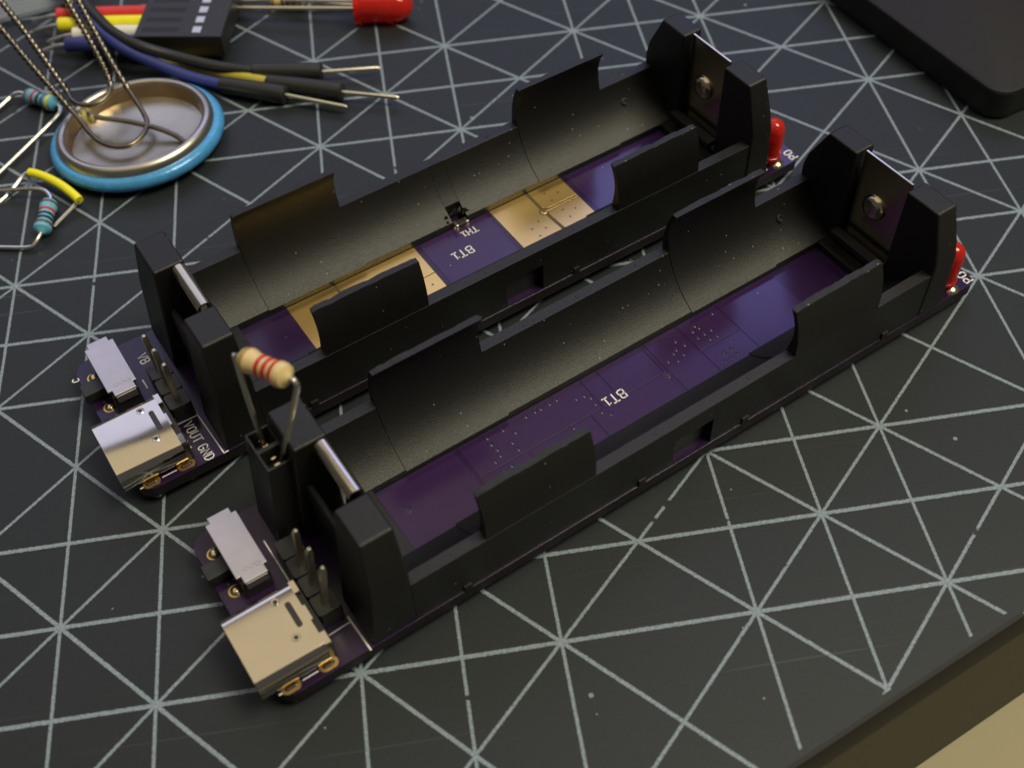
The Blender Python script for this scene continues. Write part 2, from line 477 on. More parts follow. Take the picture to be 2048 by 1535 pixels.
def make_holder(board, rough_seed, cut=False):
    rnd = random.Random(rough_seed)
    left = [(YL, 0), (YL, RIM)] + arc_side(RIM, SLOT_Z, RI) + [(SLOT_Y, 0)]
    WZ = 4.1
    rec = [(YL + 1.0, 0), (YL + 1.0, WZ), (YL, WZ), (YL, RIM)] + arc_side(RIM, SLOT_Z, RI) + [(SLOT_Y, 0)]
    mb = MB(True, (0, 0, BZ))
    if cut:
        low = [(YL, 0), (YL, RIM)] + arc_side(RIM, 2.25, RI, 6) + [(arc_side(2.25, 2.25, RI, 1)[0][0], 0)]
        mb.prism_x(left, 3.1, 36.85); mb.prism_x(low, 36.85, 39.0); mb.prism_x(left, 39.0, 72.0)
    else:
        mb.prism_x(left, 3.1, 72.0)
    r = mir(left)
    mb.prism_x(r, 3.1, 35.2); mb.prism_x(mir(rec), 35.2, 40.4); mb.prism_x(r, 40.4, 72.0)
    mb.box(3.1, 6.7, SLOT_Y, YL + YR - SLOT_Y, 0, SLOT_Z - .1)
    mb.box(70.3, 72.0, SLOT_Y, YL + YR - SLOT_Y, 0, SLOT_Z - .1)
    mb.box(71.0, 72.3, 6.4, 14.3, 2.5, 3.3)
    for x in (8.6, 30.5, 44.8, 66):          # moulding pips on the outer foot
        mb.box(x, x + .9, YR - .05, YR + .22, 0.02, .9)
    for x, y in ((30.2, YL + .7), (37.5, YL + .7), (46.0, YL + .65), (33.0, YR - .75), (45.5, YR - .8), (8.2, YR - .75)):   # ejector marks
        mb.prism_z([(x + .32 * math.cos(a), y + .26 * math.sin(a)) for a in [k * math.pi / 5 for k in range(10)]], RIM - .02, RIM + .045)
    ly, lz = arc_side(4.2, 4.2, RI - .02, 1)[0]
    mb.lathe((66.6, ly, lz), (0, .75, .66), [(-.3, .55), (.18, .5), (.2, .3), (.05, .22)], 14)
    holder = mb.build('battery_holder', M['plastic'], board, bevel=0.12)
    # four curved retaining flaps
    for side, x0, x1 in (('l', 10.9, 24.1), ('l', 50.2, 63.3), ('r', 11.7, 24.8), ('r', 51.4, 63.7)):
        mb = MB(True, (0, 0, BZ)); nx = 22; loops = []
        top0 = 12.9
        for k in range(nx + 1):
            t = k / nx
            x = x0 + (x1 - x0) * t
            jag = rnd.uniform(-.06, .06) + .05 * math.sin(k * .8 + rough_seed)
            corner = -.12 if k in (0, nx) else 0
            top = top0 + jag * .8 + corner
            inner = [(y + (.62 * ((z - 9.6) / 3.3) ** 2 if z > 9.6 else 0), z) for y, z in arc_side(SLOT_Z + .02, top, RI - .1, 14)]
            outer = [(YL + 1.25 + rnd.uniform(-.05, .05), top), (YL + .6, top - 1.6), (YL + .12, RIM + 2.2), (YL + .03, RIM + .02), (YL + .5, RIM - .3), (YL + 1.2, 4.5), (YL + 2.8, 2.2), (SLOT_Y - .8, SLOT_Z - .3)]
            L = inner + outer
            dx = .12 * math.sin(t * math.pi * 2)
            loops.append([(x + dx * 0, y if side == 'l' else YL + YR - y, z) for y, z in L])
        mb.loft(loops)
        mb.build('retaining_flap', M['flap'], holder, smooth=50)
    # end walls: two pillars with a notch for the contact and a low web
    def end_wall(x0, x1, tl, tr, web, foot, sh):
        mb = MB(True, (0, 0, BZ))
        for side, t in (('l', tl), ('r', tr)):
            if side == 'l':
                yz = [(YL - sh, 0), (YL - sh, 8.2), (YL - sh + .5, 10.2), (t, 14.9), (6.5, 14.9), (6.5, 0)]
            else:
                yz = [(YR + sh, 0), (YR + sh, 8.2), (YR + sh - .4, 10.2), (t, 14.9), (14.3, 14.9), (14.3, 0)]
            fx = lambda z: foot * (14.9 - z) / 14.9
            if foot > 0:
                mb.loft([[(x0, y, z) for y, z in yz], [(x1 + fx(z), y, z) for y, z in yz]])
            else:
                mb.loft([[(x0 + fx(z), y, z) for y, z in yz], [(x1, y, z) for y, z in yz]])
        mb.box(web[0], web[1], 6.45, 14.35, 0, web[2])
        mb.box(x0 + .05, x1 - .05, 6.45, 14.35, 0, 1.5)
        return mb.build('end_wall', M['plastic'], holder, bevel=0.3, seg=3)
    end_wall(-.4, 3.2, .8, 19.1, (-.2, .6, 9.0), -1.5, 0.02)
    end_wall(72.0, 74.9, 2.0, 19.0, (73.75, 74.5, 11.5), 1.1, .12)
    # rear contact plate with pressed dimple
    mb = MB(True, (0, 0, BZ)); mb.box(73.2, 73.5, 6.75, 14.0, 1.55, 14.95)
    plate = mb.build('contact_plate', M['contact'], holder, bevel=.05)
    mb = MB(True, (0, 0, BZ))
    mb.lathe((73.2, 10.0, 8.6), (-1, 0, 0), [(0, 1.7), (.25, 1.66), (.6, 1.4), (.85, .95), (.95, .4), (.97, 0)], 28)
    mb.build('dimple', M['contact'], plate)
    # front contact: leaf with rolled top
    mb = MB(True, (0, 0, BZ)); sec = []
    for k in range(15):
        a = math.radians(200 - 220 * k / 14); sec.append((2.3 + .85 * math.cos(a), 14.25 + .85 * math.sin(a)))
    sec += [(3.05, 13.0), (3.4, 11), (4.1, 8.6), (3.9, 6), (3.4, 3.4), (3.3, 1.75)]
    inn = []
    for i, (x, z) in enumerate(sec):
        a, b = sec[max(i - 1, 0)], sec[min(i + 1, len(sec) - 1)]
        tx, tz = b[0] - a[0], b[1] - a[1]; l = math.hypot(tx, tz)
        inn.append((x + tz / l * .2, z - tx / l * .2))
    loop = sec + inn[::-1]
    mb.loft([[(x, 6.9, z) for x, z in loop], [(x, 13.8, z) for x, z in loop]])
    mb.build('contact_spring', M['contact'], holder, smooth=40)
    return holder

def make_usb(board):
    y0, y1, x0, x1 = 11.15, 20.09, -13.3, -5.95
    outer = rrect(y0, y1, 0.02, 3.2, 1.25, 6); inner = rrect(y0 + .28, y1 - .28, .30, 2.92, 1.0, 6)
    mb = MB(True, (0, 0, BZ))
    # shell wall: outer, mouth lip, inner
    mb.loft([[(x1, y, z) for y, z in outer], [(x0 + .06, y, z) for y, z in outer], [(x0, y + (.05 if y < 15.6 else -.05), z) for y, z in outer],
             [(x0, y, z) for y, z in inner], [(x0 + 6.2, y, z) for y, z in inner]], caps=False)
    mb.poly([(x0 + 6.2, y, z) for y, z in inner]); 
    # rear of the shell with stepped edge
    mb.box(x1 - .02, x1 + .55, y0 + .5, y0 + 1.9, 2.95, 3.195); mb.box(x1 - .02, x1 + .55, y1 - 1.9, y1 - .5, 2.95, 3.195)
    mb.box(x1 - .02, x1 + .25, 14.7, 16.5, 2.95, 3.195)
    usb = mb.build('usb_connector', M['steel'], board, smooth=40)
    mb = MB(True, (0, 0, BZ)); mb.box(x0 + .9, x0 + 6.2, 12.3, 18.95, 1.25, 1.95)
    mb.build('tongue', M['chip'], usb, bevel=.1)
    mb = MB(True, (0, 0, BZ)); mb.box(x1 - .4, x1 + .75, y0 + .55, y1 - .55, .05, 2.7)
    mb.build('rear_block', M['header'], usb, bevel=.1)
    for k, y in enumerate((13.2, 14.2, 15.2, 16.2, 17.2, 18.2)):
        mb = MB(True, (0, 0, BZ)); mb.box(x1 + .7, x1 + .98, y - .14, y + .14, .04, .22); mb.build('solder_tail', M['tin'], usb)
    for y in (12.85, 17.35):
        mb = MB(True, (0, 0, BZ)); mb.ring_lathe((-7.95, y, 3.2), (0, 0, 1), [(-.02, .22), (.02, .24), (.03, .40), (-.01, .46), (-.02, .40)], 16)
        mb.build('latch_hole', M['steel'], usb)
        mb = MB(True, (0, 0, BZ)); mb.lathe((-7.95, y, 3.2), (0, 0, 1), [(0, .24), (.012, .24)], 14); mb.build('latch_hole_floor', M['chip'], usb)
    mb = MB(True, (0, 0, BZ)); mb.prism_z(rrect(-7.35, -6.75, 13.5, 16.6, .28, 4), 3.2, 3.215); mb.build('vent_slot', M['chip'], usb)
    for x in (-10.4, -6.35):
        mb = MB(True, (0, 0, BZ))
        o_ = rrect(x - 1.05, x + .95, 19.35, 20.55, .58, 6); i_ = rrect(x - .7, x + .6, 19.72, 20.2, .22, 6)
        mb.loft([[(a, b, 0.0) for a, b in o_], [(a, b, .05) for a, b in o_], [(a, b, .05) for a, b in i_], [(a, b, 0.01) for a, b in i_]], caps=False)
        pad = mb.build('mounting_pad', M['gold'], usb)
        mb = MB(True, (0, 0, BZ)); mb.box(x - .55, x + .45, 19.8, 20.1, -1.5, .12)
        mb.build('mounting_tab', M['steel'], usb, bevel=.06)
        mb = MB(True, (0, 0, BZ)); mb.lathe((x, 19.9, -1.6), (0, 0, -1), [(0, .9), (.5, .7), (1.15, .3)], 12); mb.build('solder_joint', M['solder'], usb)
    return usb

def make_switch(board):
    mb = MB(True, (0, 0, BZ)); mb.box(-9.75, -6.75, .75, 9.1, 0.02, 2.75)
    sw = mb.build('slide_switch', M['header'], board, bevel=.1)
    x0, x1, y0, y1, c = -10.0, -6.55, .35, 9.45, .5
    out = [(x0 + c, y0), (x1 - c, y0), (x1 - c, y0 + .75), (x1, y0 + .75), (x1, y1 - 1.1), (x1 - c * .8, y1 - 1.1), (x1 - c * .8, y1 - .1), (x0 + c, y1 - .1), (x0 + c, y1 - 1.0), (x0, y1 - 1.0), (x0, y0 + .75), (x0 + c, y0 + .75)]
    mb = MB(True, (0, 0, BZ)); mb.prism_z(out, 2.95, 3.3)
    cover = mb.build('metal_cover', M['matt_steel'], sw, bevel=.08)
    mb = MB(True, (0, 0, BZ))
    for ex, ey in ((-8.7, 7.9), (-8.05, 7.95), (-7.4, 8.0)):
        mb.ring_lathe((ex, ey, 3.29), (0, 0, 1), [(0, .17), (.035, .2), (.035, .27), (0, .3)], 14)
    mb.build('embossed_mark', M['matt_steel'], cover)
    mb = MB(True, (0, 0, BZ)); mb.box(x0 + c + .1, x1 - c, y1 - .35, y1 - .05, 1.9, 3.0)
    mb.build('bent_tab', M['matt_steel'], cover, bevel=.06)
    mb = MB(True, (0, 0, BZ)); mb.box(x0 + .5, x1 - .5, .8, 9.0, 2.7, 2.96); mb.build('cover_spacer', M['header'], sw)
    mb = MB(True, (0, 0, BZ)); mb.box(-12.35, -9.7, 3.95, 5.95, .15, 1.55)
    mb.build('lever', M['header'], sw, bevel=.12)
    for y in (2.4, 7.6):
        mb = MB(True, (0, 0, BZ)); mb.ring_lathe((-10.45, y, 0), (0, 0, 1), [(0, .42), (.05, .42), (.05, .70), (0, .74)], 20)
        p = mb.build('solder_pad', M['gold'], sw)
        mb = MB(True, (0, 0, BZ)); mb.lathe((-10.35, y, 0), (0, 0, 1), [(0, .68), (.2, .55), (.38, .25), (.4, 0)], 14); mb.build('solder_joint', M['solder'], sw)
    return sw

def make_header(board, ys, npin, lean):
    """ys: pin positions, first npin carry pins"""
    mb = MB(True, (0, 0, BZ))
    mb.box(-5.1, -2.6, ys[0] - 1.2, ys[-1] + 1.2, .02, .9)
    for y in ys:
        a = [(-5.1, y - 1.0), (-4.85, y - 1.2), (-2.85, y - 1.2), (-2.6, y - 1.0), (-2.6, y + 1.0), (-2.85, y + 1.2), (-4.85, y + 1.2), (-5.1, y + 1.0)]
        mb.prism_z(a, .7, 2.5)
    h = mb.build('pin_header', M['header'], board, bevel=.06)
    for i, y in enumerate(ys[-npin:]):
        mb = MB(True, (0, 0, BZ)); r = .32; lx = lean + .12 * i
        def sq(cx, cy, z, r): return [(cx - r, cy - r, z), (cx + r, cy - r, z), (cx + r, cy + r, z), (cx - r, cy + r, z)]
        mb.loft([sq(-3.85, y, 2.4, r), sq(-3.85 + lx * .9, y, 8.0, r), sq(-3.85 + lx, y, 8.5, r * .55)])
        mb.build('pin', M['brass'], h, bevel=.04)
    for y in ys:
        mb = MB(True, (0, 0, BZ)); mb.lathe((-3.85, y, -1.6), (0, 0, -1), [(0, .8), (.4, .6), (1.18, .28)], 12)
        mb.build('solder_joint', M['solder'], h)
    return h

def make_led(board, x, y, mat, core, name='led', h=6.4, tilt=(0, 0)):
    ax = (tilt[0], tilt[1], 1)
    mb = MB(True, (0, 0, BZ)); r = 1.5
    mb.lathe((x, y, .75), ax, [(0, 1.45), (.02, 1.56), (.5, 1.58), (.55, r), (h - 2.2, r), (h - 1.8, r * .97), (h - 1.2, r * .82), (h - .85, r * .6), (h - .65, r * .3), (h - .6, 0)], 28)
    led = mb.build(name, mat, board)
    if core:
        mb = MB(True, (0, 0, BZ)); mb.lathe((x, y, 1.2), ax, [(0, .7), (2.2, .75), (2.6, .95), (2.65, .2)], 14); mb.build('lead_frame', core, led)
    for s in (-1, 1):
        mb = MB(True, (0, 0, BZ)); mb.tube([(x, y + s * 1.15, -1.3), (x, y + s * .9, .9)], .25, 8); mb.build('lead', M['tin'], led)
        mb = MB(True, (0, 0, BZ)); mb.lathe((x + .35, y + s * 1.25, 0), (0, 0, 1), [(0, 1.0), (.1, .95), (.32, .6), (.46, .25), (.47, 0)], 18)
        mb.build('solder_joint', M['solder'], led)
        mb = MB(True, (0, 0, BZ)); mb.lathe((x, y + s * 1.2, -1.6), (0, 0, -1), [(0, .8), (.4, .55), (1.18, .25)], 12); mb.build('solder_joint', M['solder'], led)
    return led

def make_board(root, variant):
    mb = MB(True, (0, 0, BZ))
    out = []
    for cx, cy, a0, r in ((80.6, 19.45, 0, 1.4), (-10.0, 18.85, 90, 2.0), (-10.0, 1.3, 180, 2.0), (80.6, .8, 270, 1.4)):
        for k in range(7):
            a = math.radians(a0 + 15 * k); out.append((cx + r * math.cos(a), cy + r * math.sin(a)))
    mb.prism_z(out, -1.6, 0)
    pcb = mb.build('circuit_board', M['mask'], root, bevel=.05)
    pcb_mats = pcb.data.materials; pcb_mats.append(M['edge'])
    for p in pcb.data.polygons:
        if abs(p.normal.z) < .5:
            p.material_index = 1
    word('BT1', 36.9, 9.35, (-1, 0), (0, 1), 1.2, pcb, .17, z=.07)
    word('PO', 81.8, 20.4, (0, -1), (-1, 0), 1.1, pcb, .19)
    word('-', 77.1, 20.1, (0, -1), (-1, 0), .8, pcb, .16)
    mb = MB(True, (0, 0, BZ)); ribbon(mb, [(-9.2, 20.0), (-7.6, 20.0)], .12, .03); ribbon(mb, [(-11.75, 20.05), (-11.4, 20.05)], .14, .03)
    mb.build('silkscreen_outline', M['silk'], pcb)
    return pcb

def disc_set(mb, pts, r0, r1, z, n=12):
    for x, y in pts:
        mb.ring_lathe((x, y, z), (0, 0, 1), [(0, r0), (.04, r0), (.05, (r0 + r1) / 2), (0, r1)], n)

BOARD_GROUP = 'battery charger boards on the mat'
# --- near board
A = thing('battery_charger_board', 'near purple board with empty black battery holder and tan resistor in its socket', 'circuit board', (-35.44, -9.10, 0), math.radians(25.11), BOARD_GROUP)
pcbA = make_board(A, 'A')
make_holder(A, 3)
make_usb(A); make_switch(A)
make_header(A, [7.6, 10.14, 12.68, 15.22], 3, .55)
make_led(A, 78.2, 18.65, M['red'], M['red_core'])
mb = MB(True, (0, 0, BZ))
ribbon(mb, [(-5.45, 4.0), (-5.4, 17.2)], .16, .03); ribbon(mb, [(-5.0, 17.3), (-2.5, 17.2)], .12, .03); ribbon(mb, [(-2.45, 16.6), (-2.3, 20.95)], .18, .03)
mb.build('silkscreen_outline', M['silk'], pcbA)
# raised copper areas under the soldermask, leaving etched gaps
for x0, x1, y0, y1 in ((6.9, 16.75, 5.6, 14.8), (17.25, 33.6, 5.6, 10.25), (17.25, 23.3, 10.45, 14.8), (23.5, 31.75, 10.45, 14.8), (31.95, 42.35, 10.45, 14.8),
                       (33.75, 35.9, 5.6, 10.25), (36.1, 42.35, 5.6, 10.25), (42.95, 47.6, 5.6, 14.8), (47.85, 53.6, 5.6, 10.2), (47.85, 53.6, 10.4, 14.8), (53.8, 62.5, 5.6, 14.8)):
    mb = MB(True, (0, 0, BZ)); mb.box(x0, x1, y0, y1, .002, .045); mb.build('copper_area', M['pour'], pcbA, bevel=.03)
mb = MB(True, (0, 0, BZ)); ribbon(mb, [(42.6, 6.2), (42.5, 10.4)], .22, .06); mb.build('trace', M['pour'], pcbA)
viasA = [(23.63, 7.42), (22.59, 8.36), (22.64, 9.48), (20.71, 8.2), (19.65, 9.41), (20.54, 7.25), (20.64, 6.3), (22.67, 6.35), (20.54, 9.06), (19.8, 10.96), (20.79, 10.86), (20.72, 11.93), (19.83, 12.1), (25.78, 6.3), (27.02, 6.3), (27.77, 6.35), (29.95, 6.3), (28.98, 6.35), (31.82, 7.5), (32.82, 7.67), (33.3, 8.29), (33.2, 9.35), (33.79, 11.49),
         (49.65, 6.74), (48.93, 7.28), (49.9, 7.27), (48.82, 8.41), (46.85, 8.32), (46.3, 7.31), (45.6, 8.35), (45.85, 9.38), (44.99, 8.6), (44.73, 9.76), (49.83, 8.36), (50.86, 8.29), (49.86, 9.32), (50.86, 9.44), (52.62, 6.4), (49.8, 12.0), (50.9, 12.0), (51.0, 13.01), (50.04, 13.01), (49.17, 13.06), (43.71, 9.2)]
mb = MB(True, (0, 0, BZ)); disc_set(mb, viasA, .13, .30, .045); mb.build('vias', M['pour'], pcbA, kind='stuff')
mb = MB(True, (0, 0, BZ))
for x, y in viasA:
    mb.lathe((x, y, .03), (0, 0, 1), [(0, .13), (.022, .13)], 8)
mb.build('via_holes', M['chip'], pcbA, kind='stuff')
for x, y in ((8.74, 9.32), (42.48, 10.75)):
    mb = MB(True, (0, 0, BZ)); disc_set(mb, [(x, y)], .2, .5, .045, 20); v = mb.build('test_via', M['pour'], pcbA)
    mb = MB(True, (0, 0, BZ)); mb.lathe((x, y, .03), (0, 0, 1), [(0, .2), (.03, .2)], 14); mb.build('drill_hole', M['chip'], v)
# two-way socket soldered beside the pins, leaning back
mb = MB(True, (0, 0, BZ))
H = 12.6; LX = 1.3
def sx(z): return LX * z / H
def sock_rect(x0, x1, y0, y1, z): return [(x0 + sx(z), y0, z), (x1 + sx(z), y0, z), (x1 + sx(z), y1, z), (x0 + sx(z), y1, z)]
SX0, SX1, SY0, SY1 = -4.35, -1.75, .3, 5.5
def cell(y0, y1):
    mb.loft([sock_rect(SX0, SX1, y0, y1, .02), sock_rect(SX0, SX1, y0, y1, H), sock_rect(SX0 + .24, SX1 - .24, y0 + .24, y1 - .24, H), sock_rect(SX0 + .4, SX1 - .4, y0 + .4, y1 - .4, H - 2.2)])
cell(SY0, 2.895); cell(2.905, SY1)
sock = mb.build('socket_header', M['header'], A, bevel=.05)
for y in (1.6, 4.2):
    for s in (-1, 1):
        mb = MB(True, (0, 0, BZ)); mb.box(-3.35 + LX, -2.75 + LX, y + s * .42 - .12, y + s * .42 + .12, H - 2.6, H - .75); mb.build('spring_contact', M['solder'], sock, bevel=.05)
    mb = MB(True, (0, 0, BZ)); mb.lathe((-3.05, y, -1.6), (0, 0, -1), [(0, .8), (.4, .55), (1.18, .25)], 12); mb.build('solder_joint', M['solder'], sock)

# --- far board
B = thing('battery_charger_board', 'far purple board with gold pads showing inside its empty black battery holder', 'circuit board', (-49.44, 16.90, 0), math.radians(24.72), BOARD_GROUP)
pcbB = make_board(B, 'B')
make_holder(B, 8, True)
make_usb(B); make_switch(B)
make_header(B, [7.9, 10.44, 12.98], 3, -.1)
make_led(B, 78.2, 18.55, M['red'], M['red_core'])
make_led(B, 78.6, 15.0, M['cream'], None, 'cream_led', 6.2)
mb = MB(True, (0, 0, BZ))
ribbon(mb, [(-5.8, 6.0), (-5.78, 7.4)], .16, .03); ribbon(mb, [(-5.73, 8.8), (-5.42, 14.35)], .16, .03); ribbon(mb, [(-5.42, 14.3), (-2.6, 14.35)], .14, .03)
ribbon(mb, [(-2.62, 13.4), (-2.3, 20.9)], .15, .03); ribbon(mb, [(-2.3, 20.85), (-1.8, 20.85)], .14, .03)
mb.build('silkscreen_outline', M['silk'], pcbB)
word('VOUT GND', -4.55, 14.75, (0.03, 1), (1, 0), 1.05, pcbB, .15, wx=.88)
word('VB', -5.0, 2.3, (0.03, 1), (1, 0), 1.05, pcbB, .15, wx=.9)
word('TH1', 39.3, 6.75, (-1, 0), (0, 1), .95, pcbB, .15, z=.07)
word('C', -12.0, 1.9, (0.3, -1), (-1, -.3), .7, pcbB, .14)
for pts in ([(13.05, 5.56), (19.35, 5.56), (19.35, 14.8), (13.05, 14.8)], [(19.75, 5.56), (30.9, 5.56), (30.9, 10.6), (28.4, 10.75), (19.75, 10.75)], [(19.75, 10.95), (28.4, 10.95), (30.9, 10.8), (30.9, 14.8), (19.75, 14.8)],
            [(42.3, 5.56), (47.85, 5.56), (47.85, 9.0), (47.55, 9.25), (47.4, 9.7), (47.6, 10.1), (47.9, 10.3), (48.25, 14.8), (42.3, 14.8)],
            [(48.3, 5.56), (53.4, 5.56), (53.4, 9.35), (48.85, 9.35), (48.55, 9.05), (48.3, 9.0)], [(53.4, 10.0), (53.4, 14.8), (48.7, 14.8), (48.4, 10.25), (48.7, 10.0)],
            [(48.2, 9.55), (53.4, 9.55), (53.4, 9.8), (48.2, 9.8)]):
    mb = MB(True, (0, 0, BZ)); mb.prism_z(pts, .002, .06); mb.build('gold_pad', M['gold'], pcbB, bevel=.02)
mb = MB(True, (0, 0, BZ)); mb.box(13.0, 30.95, 5.54, 14.9, .001, .02); mb.box(42.25, 53.45, 5.54, 14.9, .001, .02); mb.build('pad_gap', M['gap'], pcbB)
mb = MB(True, (0, 0, BZ)); disc_set(mb, [(48.05, 9.65)], .2, .42, .06, 20); mb.build('key_via', M['gold'], pcbB)
viasB = [(50.01, 6.87), (51.62, 7.68), (50.11, 8.48), (50.24, 10.75), (51.75, 11.44), (50.33, 12.32), (46.45, 10.7), (45.02, 11.44), (46.58, 12.23), (45.18, 13.01), (29.6, 12.4), (28.2, 11.8)]
mb = MB(True, (0, 0, BZ))
for x, y in viasB:
    mb.lathe((x, y, .05), (0, 0, 1), [(0, .15), (.02, .15)], 10)
mb.build('via_holes', M['gap'], pcbB, kind='stuff')
for x0, x1 in ((31.6, 41.6), (54.1, 69.8)):
    mb = MB(True, (0, 0, BZ)); mb.box(x0, x1, 5.6, 14.8, .002, .045); mb.build('copper_area', M['pour'], pcbB, bevel=.03)
mb = MB(True, (0, 0, BZ)); mb.box(37.25, 38.75, 5.1, 5.95, .05, .65); th = mb.build('thermistor', M['chip'], B, bevel=.06)
for x in (37.05, 38.55):
    mb = MB(True, (0, 0, BZ)); mb.box(x, x + .4, 5.05, 6.0, .04, .7); mb.build('end_cap', M['tin'], th, bevel=.08)
    mb = MB(True, (0, 0, BZ)); mb.lathe((x + .2, 5.55, .03), (0, 0, 1), [(0, .62), (.15, .5), (.35, .2)], 12); mb.build('solder_joint', M['solder'], th)
rb = random.Random(4)
for x, y, z, s in ((36.4, 4.7, 1.6, .55), (37.3, 4.5, 2.1, .7), (38.3, 4.55, 2.0, .6), (39.2, 4.8, 1.7, .7), (36.0, 5.2, 1.2, .4)):
    mb = MB(True, (0, 0, BZ))
    base = [(x + rb.uniform(-s, s), y + rb.uniform(-.3, .3), z - .5) for _ in range(1)]
    a = (x - s, y, z - .7); b = (x + s, y + .2, z - .8); c = (x, y - .6, z - .3); d = (x + rb.uniform(-.5, .5), y + rb.uniform(.2, .5), z + s)
    for tri in ((a, b, d), (b, c, d), (c, a, d), (a, c, b)):
        mb.poly(tri)
    mb.build('plastic_burr', M['flap'], th)

# ------------------------------------------------------------------ resistors
def resistor(name, label, p0, p1, body, bands, leads, group=None, r=1.15, neck=.86, lead_r=.29):
    """p0, p1: body ends; bands: list of (fraction, material); leads: two paths in mm"""
    base = Vector(leads[0][-1])
    t = thing(name, label, 'resistor', (p0[0], p0[1], 0), 0, group)
    off = (-p0[0], -p0[1], 0)
    a = Vector(p0); b = Vector(p1); L = (b - a).length; ax = (b - a)
    prof = [(0, .3), (.05 * L, .55 * r), (.09 * L, .9 * r), (.15 * L, r), (.24 * L, r), (.31 * L, neck * r), (.69 * L, neck * r), (.76 * L, r), (.85 * L, r), (.91 * L, .9 * r), (.95 * L, .55 * r), (L, .3)]
    mb = MB(False, off); mb.lathe(p0, ax, prof, 24); bo = mb.build('body', body, t)
    def rad(h):
        for (h0, r0), (h1, r1) in zip(prof[:-1], prof[1:]):
            if h0 <= h <= h1:
                return r0 + (r1 - r0) * (h - h0) / max(h1 - h0, 1e-6)
    for f, mt in bands:
        w = .075 * L
        mb = MB(False, off); h0, h1 = f * L - w / 2, f * L + w / 2
        mb.lathe(p0, ax, [(h0, rad(h0) + .002), (h0 + .01, rad(h0) + .03), (f * L, rad(f * L) + .03), (h1 - .01, rad(h1) + .03), (h1, rad(h1) + .002)], 24)
        mb.build('colour_band', M[mt], bo)
    for path in leads:
        mb = MB(False, off); mb.tube(smoothpath(path), lead_r, 8); mb.build('lead', M['tin'], t)
    return t

def board_pt(p, pose):
    X, Y, th = pose; th = math.radians(th); x, y, z = p
    return (X + x * math.cos(th) + y * math.sin(th), Y + x * math.sin(th) - y * math.cos(th), BZ + z)
PA = (-35.44, -9.10, 25.11)
bp = lambda *p: board_pt(p, PA)
rs0, rs1 = bp(-1.1, 1.1, 24.1), bp(1.25, 6.6, 24.9)
resistor('resistor', 'tan resistor with red bands standing on bent leads in the near board socket', rs0, rs1, M['tan'],
         [(.16, 'b_gold'), (.46, 'b_red'), (.60, 'b_red'), (.74, 'b_red')],
         [[rs0, bp(-1.35, .62, 23.9), bp(-1.5, .55, 23.2), bp(-1.7, 1.0, 17), bp(-1.75, 1.55, 11.0)],
          [rs1, bp(1.45, 7.05, 24.9), bp(1.5, 7.15, 24.2), bp(1.1, 6.8, 22.3), bp(-.1, 5.4, 16.5), bp(-1.3, 4.2, 11.0)]], r=1.2)
resistor('resistor', 'pale blue banded resistor lying behind the blue rimmed disc, one lead folded back', (-72.4, 68.4, 1.25), (-67.4, 65.0, 1.25), M['blue_lac'],
         [(.14, 'b_grey'), (.34, 'b_red'), (.50, 'b_black'), (.64, 'b_violet'), (.80, 'b_yellow')],
         [[(-72.4, 68.4, 1.25), (-73.0, 68.95, 1.2), (-74.07, 69.1, 1.0), (-75.1, 68.45, .6), (-77.5, 65.3, .35)],
          [(-67.4, 65.0, 1.25), (-66.95, 64.5, 1.25), (-66.87, 63.9, 1.2), (-67.15, 62.6, 1.1), (-69.8, 58.8, .8), (-72.2, 55.4, .6), (-76.2, 49.6, .4)]],
         'pale blue resistors', r=1.15)
resistor('resistor', 'pale blue banded resistor lying upright in view below the yellow wire jumper', (-66.5, 44.2, 1.2), (-67.1, 38.0, 1.2), M['blue_lac'],
         [(.18, 'b_brown'), (.38, 'b_red'), (.52, 'b_black'), (.64, 'b_black'), (.80, 'b_brown')],
         [[(-66.5, 44.2, 1.2), (-66.6, 45.0, 1.3), (-67.4, 46.0, 1.6), (-69.2, 46.7, 1.6), (-73.5, 47.65, 1.1), (-79, 48.9, .4)],
          [(-67.1, 38.0, 1.2), (-67.4, 37.3, 1.1), (-67.9, 36.7, .8), (-68.8, 36.35, .5), (-72.4, 37.1, .4), (-79, 38.6, .35)]],
         'pale blue resistors', r=1.2)
resistor('resistor', 'brown banded resistor at the top edge behind the loose red LED', (-36.2, 85.6, 1.3), (-30.4, 84.2, 1.3), M['tan'],
         [(.16, 'b_gold'), (.4, 'b_brown'), (.55, 'b_brown'), (.72, 'b_red')],
         [[(-36.2, 85.6, 1.3), (-38, 86, 1.2), (-46, 88, .4)], [(-30.4, 84.2, 1.3), (-28.4, 83.7, 1.0), (-21.5, 82.4, .4)]], r=1.2)

# ------------------------------------------------------------------ yellow jumper
t = thing('wire_jumper', 'short yellow insulated wire jumper with bare bent ends beside the blue rimmed disc', 'wire jumper', (-66, 47, 0))
off = (66, -47, 0)
mb = MB(False, off); mb.tube(smoothpath([(-69.7, 50.2, 1.5), (-68.7, 49.6, 1.6), (-67.0, 48.3, 1.7), (-65.0, 46.4, 1.7), (-63.4, 44.5, 1.6), (-62.5, 43.3, 1.4)]), .62, 14); mb.build('insulation', M['w_yellow'], t, smooth=60)
mb = MB(False, off); mb.tube(smoothpath([(-69.5, 50.1, 1.5), (-70.0, 50.4, 1.4), (-70.9, 49.9, 1.1), (-72.1, 48.4, .6), (-73.5, 46.6, .35), (-77, 42.3, .3)]), .28, 8); mb.build('bare_end', M['tin'], t)
mb = MB(False, off); mb.tube(smoothpath([(-62.6, 43.4, 1.4), (-62.9, 43.3, 1.2), (-63.6, 42.7, .8), (-65.9, 39.9, .4)]), .26, 8); mb.build('bare_end', M['tin'], t)

